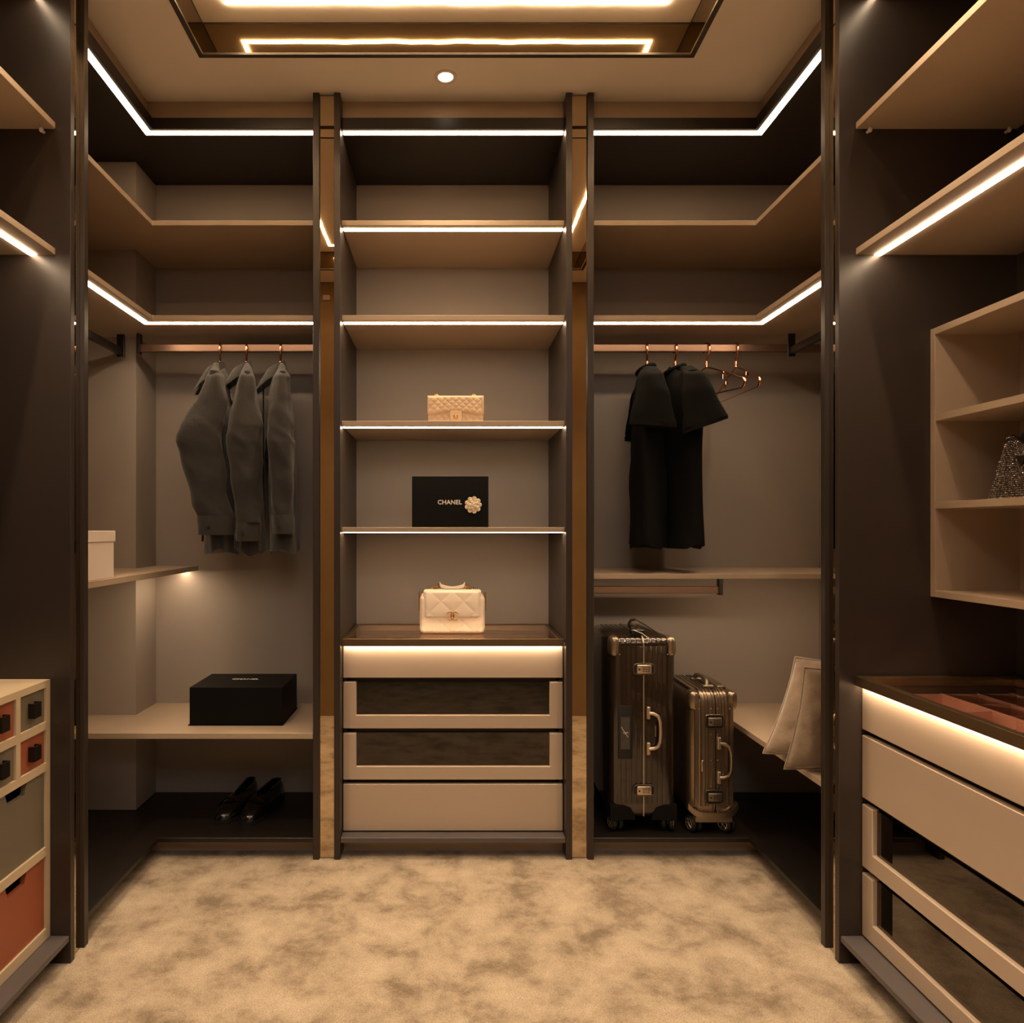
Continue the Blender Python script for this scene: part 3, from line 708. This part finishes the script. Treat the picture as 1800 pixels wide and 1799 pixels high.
def bag_ivory():
    r = thing('handbag', 'larger ivory quilted bag with chain handle on the glass counter', 'handbag', (.013, 2.70, .7712))
    B().box(-.120, .120, -.030, .045, 0, .150, .018, 4).build('bag_body', M['whitebag'], r, 60)
    B().grid(qpanel(.1225, 0.001, .142, -.026, .014, .085, rb=.018, rt=.016, q=.003), 80, 60).build('front_panel', M['whitebag'], r, 60)
    fp = B().grid(qpanel(.1085, .056, .165, -.030, .018, .085, rb=.014, rt=.008, q=.0028), 80, 46)
    fp.box(-.107, .107, -.034, .042, .140, .163, .010, 4)
    flp = fp.build('flap', M['whitebag'], r, 60)
    b = B()
    for s in (-1, 1):
        n_ = 26
        pts = [(s*.0088+s*math.cos(a)*.0155, -.053-(.0014 if s > 0 else 0), .068+math.sin(a)*.0150) for a in [math.radians(45+i*270/n_) for i in range(n_+1)]]
        b.tube(pts, .0016, 6)
        for i in range(0, n_, 2):
            b.ell(pts[i], .0024, .0020, .0024, 6, 4)
    b.cyl((0, -.048, .068), .0058, -.006, 'y', 12, bev=.001)
    b.build('turn_lock', M['gold'], flp, 50)
    # leather grip between two chain lengths
    h = []
    for i in range(17):
        s = -1+i/8; h.append((s*.048+.0, .004, .172+.010*abs(s)**2.2+(.006 if abs(s) > .9 else 0)))
    b = B()
    rings = []
    for i, p in enumerate(h):
        s = abs(-1+i/8); hh = .006+.004*s
        rings.append([(p[0], p[1]-.005, p[2]-hh), (p[0], p[1]-.006, p[2]), (p[0], p[1], p[2]+hh*.4), (p[0], p[1]+.006, p[2]), (p[0], p[1]+.005, p[2]-hh)])
    b.loft(rings).build('grip', M['whitebag'], r, 60)
    b = B()
    for s in (-1, 1):
        for k in range(6):
            x = s*(.050+k*.0085); zz = .178-.003*k+(.0 if k else .004); R_ = .0075 if k < 2 else .0055
            pts = [(x+math.cos(a)*R_, .002+math.sin(a)*R_*.5*(1 if k % 2 else -.6), zz-.003+math.sin(a)*R_*(.9 if k % 2 else .5)) for a in [2*PI*i/12 for i in range(12)]]
            b.tube(pts, .0018, 6, closed=True)
        for k in range(5):
            x = s*.1235; pts = [(x+math.cos(a)*.003, .0+k*.0, .145-k*.014+math.sin(a)*.008) for a in [2*PI*i/10 for i in range(10)]]
            b.tube(pts, .0016, 6, closed=True)
    o = b.build('chain', M['gold'], r, 50); o['kind'] = 'stuff'
bag_ivory()
def bag_crystal():
    r = thing('handbag', 'sparkling crystal-studded bag with black handle on the cubby shelf', 'handbag', (1.372, 1.643, 1.2360), R90)
    # front faces -y local (towards the room); x local runs towards the camera
    H0 = .150
    def hw(t): return .133-.038*t**.9
    def dp(t): return .050-.030*t
    def dip(s, t): return -.030*max(0, 1-(abs(s)/.62)**2)*t**3
    N_ = 40; rings = []
    for j in range(17):
        t = j/16; r_ = []
        for k in range(N_):
            a = 2*PI*k/N_; ca, sa = math.cos(a), math.sin(a)
            x = math.copysign(abs(ca)**.55, ca)*hw(t); y = math.copysign(abs(sa)**.6, sa)*dp(t)
            r_.append((x, y, H0*t+dip(x/hw(t), t)))
        rings.append(r_)
    B().loft(rings).build('bag_body', M['blackfab'], r, 50)
    b = B(); rnd = random.Random(3)
    pz = .0052
    for row in range(int(H0/pz)+1):
        z0 = row*pz+.003; t = z0/H0
        if t > 1: break
        per = 52
        for side in (-1,):
            nn = int(2*hw(t)/pz)
            for k in range(nn):
                s = -1+2*(k+.5)/nn; x = s*hw(t)
                # superellipse depth at this x
                yy = dp(t)*max(0, 1-abs(s)**(2/.55))**(.6/2)
                z = z0+dip(s, t)
                if (x+.012)**2 < .00002 and 0: continue
                y = -yy-.0003
                c = Vector((x, y, z)); q = .0026
                n = Vector((s**7*1.2+rnd.uniform(-.28, .28), -1, rnd.uniform(-.3, .3))).normalized()
                u1 = n.cross(Vector((0, 0, 1))).normalized(); u2 = n.cross(u1)
                base = [b.bm.verts.new(c+u1*math.cos(a)*q+u2*math.sin(a)*q) for a in [PI/4+i*PI/2 for i in range(4)]]
                topv = [b.bm.verts.new(c+n*.0018+u1*math.cos(a)*q*.5+u2*math.sin(a)*q*.5) for a in [PI/4+i*PI/2 for i in range(4)]]
                b.bm.faces.new(topv)
                for i in range(4): b.bm.faces.new([base[i], base[(i+1) % 4], topv[(i+1) % 4], topv[i]])
    o = b.build('crystals', M['crystal'], r); o['kind'] = 'stuff'
    tri = B().poly([(-.017, .098), (.017, .098), (0, .074)], -.052, -.045, 'y', bev=.001).build('triangle_badge', M['black'], r)
    pts = [(math.cos(a)*.052, -.002, .120+math.sin(a)*.060) for a in [math.radians(-12+i*204/24) for i in range(25)]]
    B().tube(pts, [.008+.0015*math.sin(i*1.7) for i in range(25)], 8).build('handle', M['blackfab'], r, 50)
    b = B()
    for s in (-1, 1): b.tube([(s*.088, -.012, .140), (s*.070, -.014, .146), (s*.052, -.006, .125)], [.006, .009, .007], 8)
    b.build('gathered_edge', M['blackfab'], r, 50)
bag_crystal()

# ------------------------------------------------------------------ suitcases
def wrap_rib(b, xc, w, zb, zt, r, D, raise_=.0025):
    """a rib that climbs the front face (y=0), rounds the shoulder and runs back over the top"""
    path = [(0, zb), (0, zt-r)]+[(r-r*math.cos(a), zt-r+r*math.sin(a)) for a in [PI/2*i/8 for i in range(1, 9)]]+[(D-r, zt)]
    rings = []
    for i, (y, z) in enumerate(path):
        if i <= 1: n = (-1, 0)
        elif i >= len(path)-2: n = (0, 1)
        else:
            a = PI/2*(i-1)/8; n = (-math.cos(a), math.sin(a))
        rings.append([(xc-w/2, y-n[0]*.001, z-n[1]*.001), (xc-w/2+.0015, y+n[0]*raise_, z+n[1]*raise_), (xc+w/2-.0015, y+n[0]*raise_, z+n[1]*raise_), (xc+w/2, y-n[0]*.001, z-n[1]*.001)])
    b.loft(rings)
def wheel(parent, x, y, rz, hubmat):
    e = B()
    mx = Matrix.Translation((x, y, 0)) @ Matrix.Rotation(rz, 4, 'Z')
    def rot(b_):
        for v in b_.bm.verts: v.co = mx @ v.co
        return b_
    b = B()
    for s in (-1, 1): b.cyl((s*.0125-.007, .012, .0285), .0285, .014, 'x', 24, bev=.003)
    o = rot(b).build('wheel', M['rubber'], parent, 40)
    b = B()
    for s in (-1, 1):
        xx = s*.0195+(.0002*s)
        pts = [(xx, .012+math.cos(a)*.0185, .0285+math.sin(a)*.0185) for a in [2*PI*i/20 for i in range(20)]]
        b.tube(pts, .0012, 6, closed=True)
        for k in range(5):
            a = 2*PI*k/5; b.tube([(xx, .012, .0285), (xx, .012+math.cos(a)*.018, .0285+math.sin(a)*.018)], .0013, 6)
    rot(b).build('wheel_spokes', hubmat, o, 50)
    b = B(); b.box(-.004, .004, -.004, .02, .024, .052, .002); b.cyl((0, 0, .045), .017, .018, 'z', 16)
    rot(b).build('wheel_fork', M['rubber'], o, 40)
def latch(parent, z, m, W_=.040, Hh=.027, recess='pill'):
    b = B(); w2 = .072 if recess == 'pill' else .066; h2 = .028 if recess == 'pill' else .034
    n_ = 28; pts = []
    for i in range(n_):
        a = 2*PI*i/n_; ca, sa = math.cos(a), math.sin(a); e = .5 if recess == 'pill' else .35
        pts.append((math.copysign(abs(ca)**e, ca)*w2/2*1.0, z+math.copysign(abs(sa)**e, sa)*h2))
    pts = [(p[0]*1.0 if recess != 'pill' else p[0]*1.05, z+(p[1]-z)*.72) for p in pts]
    base = B().poly(pts, -.0068, .001, 'y').build('latch_recess', M['rubber'], parent)
    ring_ = [(p[0], -.0068, p[1]) for p in pts]
    B().tube(ring_, .0014, 6, closed=True).build('latch_rim', M['case'] if recess != 'pill' else M['casedark'], base, 50)
    l = B().box(-W_/2, W_/2, -.0135, -.0065, z-Hh/2, z+Hh/2, .003, 2).build('latch', m, parent, 50)
    b = B()
    for k in range(3):
        for q in (-.0065, 0, .0065):
            b.box(-.006+k*.009, .0005+k*.009, -.0139, -.0133, z+q-.0012, z+q+.0012)
    b.cyl((-W_/2+.008, -.0133, z), .0035, -.0012, 'y', 10)
    b.build('combination_dial', M['rubber'], l)
def side_handle(parent, x, z, L_, m, out=.040):
    for s in (-1, 1):
        B().box(x-.006, x+.006, -.012, .0, z+s*L_/2-.022, z+s*L_/2+.022, .002).build('handle_mount', M['champ'], parent)
    path = [(x+.002, -.009, z+L_/2), (x+.018, -.012, z+L_/2-.002), (x+.032, -.016, z+L_/2-.010), (x+.0385, -.018, z+L_/2-.028), (x+.040, -.019, z), (x+.0385, -.018, z-L_/2+.028), (x+.032, -.016, z-L_/2+.010), (x+.018, -.012, z-L_/2+.002), (x+.002, -.009, z-L_/2)]
    B().tube(path, [.0065, .0065, .0062, .006, .006, .006, .0062, .0065, .0065], 10).build('side_handle', m, parent, 60)
def suitcase(label, loc, W, D, Ht, metal, rz=0):
    r = thing('suitcase', label, 'suitcase', loc, rz)
    zb, zt, R_ = .050, Ht, (.040 if not metal else .050)
    m = M['case'] if metal else M['poly']
    B().box(-W/2, W/2, 0, D, zb, zt, R_ if metal else .032, 5).build('shell', m, r, 60)
    # ribs: raised bands with grooves between them
    b = B()
    if metal:
        xs = [(-.072, .020), (-.050, .013), (-.034, .010), (-.022, .008), (.022, .008), (.034, .010), (.050, .013), (.072, .016)]
        xs = [(x*W/.2, w_*W/.2) for x, w_ in xs]
    else:
        g = .004; n_ = 9; st = (W-.07)/n_
        xs = [(-W/2+.035+st*(i+.5), st-g) for i in range(n_)]
    for x, w_ in xs:
        if metal: wrap_rib(b, x, w_, zb+.05, zt, R_, D, .0035)
        else: wrap_rib(b, x, w_, zb+.055, zt, .032, D, .0018)
    b.build('ribs', m, r, 50)
    sm = B(); wrap_rib(sm, 0 if not metal else -.004, .006, zb+.012, zt, R_ if metal else .032, D, .0045)
    sm.build('frame_seam', M['champ'] if not metal else M['case'], r, 50)
    if metal:
        s2 = B(); wrap_rib(s2, .006, .004, zb+.012, zt, R_, D, .0042); s2.build('frame_seam', M['rubber'], r, 50)
    # corner guards
    for s in (-1, 1):
        rr = .034 if not metal else .052
        wd = .036 if not metal else .040
        b = B(); x0 = s*(W/2-wd); x1 = s*(W/2+.002)
        b.box(x0, x1, -.003, .06, zt-.072, zt+.002, .030 if not metal else .036, 5)
        cg = b.build('corner_guard', M['guard'] if not metal else M['case'], r, 60)
        b = B()
        for dx, dz in ((.010, -.064), (.026, -.064)):
            b.ell((s*(W/2-dx-.006), -.0035, zt+dz+.004), .0022, .0015, .0022, 8, 6)
        b.build('rivet', M['champ'], cg, 60)
    if metal:
        b = B(); n_ = 16; rg = []
        for k in range(n_+1):
            q_ = -1+2*k/n_; x = q_*(W/2+.0035); e = abs(q_)**4; zc_ = zb+.010+.030*e; y_ = -.0065+.012*e
            rg.append([(x, y_, zc_-.004), (x, y_, zc_+.018), (x, y_+.03, zc_+.018), (x, y_+.03, zc_-.012)])
        b.loft(rg); b.box(-W/2+.02, W/2-.02, -.003, .05, zb-.008, zb+.012, .002)
        b.build('bumper', M['case'], r)
        b = B()
        for x in (-.014, .014):
            for k in range(5):
                b.ell((x*W/.2*1.0, -.0035, zb+.03+k*(Ht-.14)/4), .002, .0015, .002, 8, 6)
        b.build('rivet', M['champ'], r, 60)
    else:
        # black moulded wheel arches
        for s in (-1, 1):
            q = [(s*(W/2+.001), zb+.050), (s*(W/2-.045), zb+.050), (s*(W/2-.072), zb+.040), (s*(W/2-.084), zb+.018), (s*(W/2-.088), zb-.002), (s*(W/2+.001), zb-.002)]
            B().poly(q if s < 0 else q[::-1], -.0035, .07, 'y').build('wheel_arch', M['arch'], r)
    for x in (-W/2+.026, W/2-.026):
        for y in (.018, D-.045): wheel(r, x, y, (.25 if x < 0 else -.35)+(.9 if metal and x > 0 and y < .1 else 0), M['champ'])
    zl = (zt-.112, zb+.105) if not metal else (zt-.105, zb+.085)
    for z in zl: latch(r, z, M['champ'] if not metal else M['casedark'], .052 if not metal else .048, .032 if not metal else .030, 'pill' if not metal else 'rect')
    zc = (zl[0]+zl[1])/2
    side_handle(r, .016, zc-.004, .128 if not metal else .122, M['case'] if metal else M['champ'])
    if not metal:
        lp = B().box(-W/2+.026, -W/2+.078, -.0045, .0, zc-.105, zc+.085, .004, 2).build('label_window', M['rubber'], r, 50)
        B().box(-W/2+.035, -W/2+.068, -.0052, -.0045, zc-.070, zc+.045, 0).build('luggage_label', M['paper'], lp)
        text('lettering', 'RIM', .010, M['print'], lp, Matrix.Translation((-W/2+.053, -.0054, zc-.012)) @ Matrix.Rotation(PI/2, 4, 'X'))
        B().tube([(-W/2+.037, -.0056, zc+.010), (-W/2+.048, -.0058, zc-.008), (-W/2+.062, -.0058, zc-.028)], .0009, 5).build('label_cord', M['print'], lp)
        bd = B().box(.036, .046, -.0055, 0, zc-.03, zc+.018, .0045, 3).build('badge', M['rubber'], r, 50)
        text('lettering', 'RIMOWA', .0088, M['champ'], bd, Matrix.Translation((.041, -.0057, zc-.006)) @ Matrix.Rotation(PI/2, 4, 'Y') @ Matrix.Rotation(PI/2, 4, 'X'))
        # top handle with a leather tag looped round it
        pth = [(.0, .06, zt+.002), (.0, .062, zt+.020), (.0, .085, zt+.030), (.0, .14, zt+.031), (.0, .165, zt+.020), (.0, .167, zt+.002)]
        B().tube(pth, .0075, 10).build('top_handle', M['champ'], r, 60)
        loop = [(-.034, .05, zt+.020), (-.040, .055, zt+.038), (-.030, .06, zt+.052), (-.012, .06, zt+.055), (.0, .062, zt+.046), (.024, .062, zt+.034), (.048, .058, zt+.018), (.060, .055, zt+.008)]
        rg = []
        for p in loop: rg.append([(p[0], p[1]-.016, p[2]), (p[0], p[1]+.016, p[2]+.002), (p[0]+.001, p[1]+.016, p[2]+.005), (p[0]+.001, p[1]-.016, p[2]+.003)])
        B().loft(rg).build('strap', M['blackfab'], r, 50)
        lg = B().box(-.040, .012, .020, .050, zt+.003, zt+.026, .008, 3).build('luggage_tag', M['blackfab'], r, 50)
        B().tube([(-.03, .02, zt+.024), (.0, .012, zt+.012), (.02, .0, zt-.004), (.012, -.005, zt-.02)], .0013, 6).build('tag_cord', M['whitep'], lg, 50)
    else:
        bd = B().box(-W/2+.040, -W/2+.049, -.0065, -.0, zc-.046, zc-.004, .004, 3).build('badge', M['champ'], r, 50)
        text('lettering', 'RIMOWA', .0080, M['rubber'], bd, Matrix.Translation((-W/2+.0445, -.0067, zc-.025)) @ Matrix.Rotation(PI/2, 4, 'Y') @ Matrix.Rotation(PI/2, 4, 'X'))
        B().box(-.02, .02, .05, .075, zt, zt+.012, .003).build('handle_mount', M['casedark'], r); B().box(-.02, .02, .175, .20, zt, zt+.012, .003).build('handle_mount', M['casedark'], r)
        B().tube([(-.004, .06, zt+.008), (-.002, .07, zt+.024), (.0, .10, zt+.030), (.0, .15, zt+.030), (-.002, .18, zt+.024), (-.004, .19, zt+.008)], .008, 10).build('top_handle', M['casedark'], r, 60)
        b = B(); b.box(.030, .064, .05, .19, zt-.001, zt+.010, .004, 2); b.build('trolley_grip', M['casedark'], r, 50)
    return r
suitcase('tall glossy dark brown suitcase with champagne corner guards', (.6965, 2.545, PF), .236, .38, .700, False)
suitcase('small ribbed metal cabin suitcase beside the tall one', (.945, 2.535, PF), .172, .33, .508, True)

# ------------------------------------------------------------------ cushions
def cushion(label, loc, rot, W, Hh, T_, m, seed, shear=0):
    r = thing('cushion', label, 'cushion', loc, rot=rot)
    def shape(side):
        def f(u_, v_):
            s, t_ = u_*2-1, v_*2-1
            e = max(0, (1-abs(s)**3.2)*(1-abs(t_)**3.2))**.55
            pin = 1-.06*(1-abs(t_)**2)*abs(s)**4
            pin2 = 1-.06*(1-abs(s)**2)*abs(t_)**4
            x = s*W/2*pin; z = (t_*pin2)*Hh/2+Hh/2; x += shear*z
            wr = .006*noise.noise(Vector((x*14+seed, z*14, side)))*e+.004*noise.noise(Vector((x*34+seed, z*30, side*3)))*e
            return (x, side*(T_/2*e+wr), z)
        return f
    b = B(); b.grid(shape(-1), 40, 40); b.grid(shape(1), 40, 40)
    b.build('cushion_cover', m, r, 80, weld=.0004)
    ed = []
    f = shape(-1)
    for i in range(40): ed.append(f(i/40, 0))
    for i in range(40): ed.append(f(1, i/40))
    for i in range(40): ed.append(f(1-i/40, 1))
    for i in range(40): ed.append(f(0, 1-i/40))
    B().tube([(p[0], 0, p[2]) for p in ed], .0028, 6, closed=True).build('piping', m, r, 60)
    return r
rad = math.radians
def place(x, y, yaw, W): return (x+math.cos(rad(yaw))*W/2, y+math.sin(rad(yaw))*W/2, .446)
cushion('pale mushroom velvet cushion, the rear one leaning on the right bench', place(1.005, 2.275, -26, .34), (rad(-5), 0, rad(-26)), .34, .312, .085, M['velvet1'], 1.0, .30)
cushion('darker taupe velvet cushion, the front one on the right bench', place(1.002, 2.125, -11, .33), (rad(-5), 0, rad(-11)), .33, .302, .085, M['velvet2'], 6.0, .21)

# ------------------------------------------------------------------ shoes
def shoe(label, loc, rz, mir):
    r = thing('loafer', label, 'shoe', loc, rz, 'pair of black shoes')
    # y: 0 toe tip -> .29 heel; z up
    L_ = .285; prof = [(0, .012, .022), (.012, .026, .036), (.035, .038, .046), (.075, .047, .054), (.11, .048, .066), (.15, .045, .070), (.19, .040, .070), (.235, .037, .074), (.268, .031, .080), (.285, .014, .079)]
    rings, sole = [], []
    for i, (y, w_, h_, op) in enumerate([(p[0], p[1], p[2], max(0, min(1, (p[0]-.115)/.05))) for p in prof]):
        cx = mir*.010*math.sin(y/L_*PI)
        ring_ = []
        n_ = 7
        rim = .35*op*w_*1.0
        for k in range(n_):            # outer left wall to the rim
            a = PI/2*k/(n_-1); ring_.append((cx-w_*math.cos(a)**.7*(1 if k < n_-1 else 0)-(w_*.62*op if k == n_-1 else 0), y, .014+(h_-.014)*math.sin(a)**.9))
        dep = (h_-.026)*op
        ring_.append((cx-w_*.50*op, y, h_-dep)); ring_.append((cx+w_*.50*op+1e-5, y, h_-dep))
        for k in range(n_-1, -1, -1):
            a = PI/2*k/(n_-1); ring_.append((cx+w_*math.cos(a)**.7*(1 if k < n_-1 else 0)+(w_*.62*op if k == n_-1 else 0)+1e-5, y, .014+(h_-.014)*math.sin(a)**.9))
        rings.append(ring_)
        sole.append([(cx-w_-.002, y-.002 if i == 0 else y, 0), (cx-w_-.002, y-.002 if i == 0 else y, .014), (cx+w_+.002, y-.002 if i == 0 else y, .014), (cx+w_+.002, y-.002 if i == 0 else y, 0)])
    B().loft(rings).build('upper', M['shoe'], r, 60)
    B().loft(sole).build('sole', M['rubber'], r, 30)
    B().box(-.026, .026, .052, .058, 0, 0, 0) if 0 else None
    q = []
    for k in range(11):
        a = PI*k/10; q.append((-math.cos(a)*.047, .098-.012*math.sin(a), .018+.05*math.sin(a)))
    B().tube(q, .005, 6).build('saddle_strap', M['shoe'], r, 60)
shoe('black leather loafer, left one of the pair on the dark platform', (-.845, 2.615, PF+.0005), -.16, 1)
shoe('black leather loafer, right one of the pair on the dark platform', (-.745, 2.605, PF+.0005), -.20, -1)

# small white sensor high on the doorway wall
r = thing('sensor', 'small white ceiling sensor high on the doorway wall, seen in the mirror', 'sensor', (-.76, .6005, 2.60))
B().box(-.022, .022, 0, .018, -.016, .016, .005, 3).build('housing', M['whitep'], r, 50)
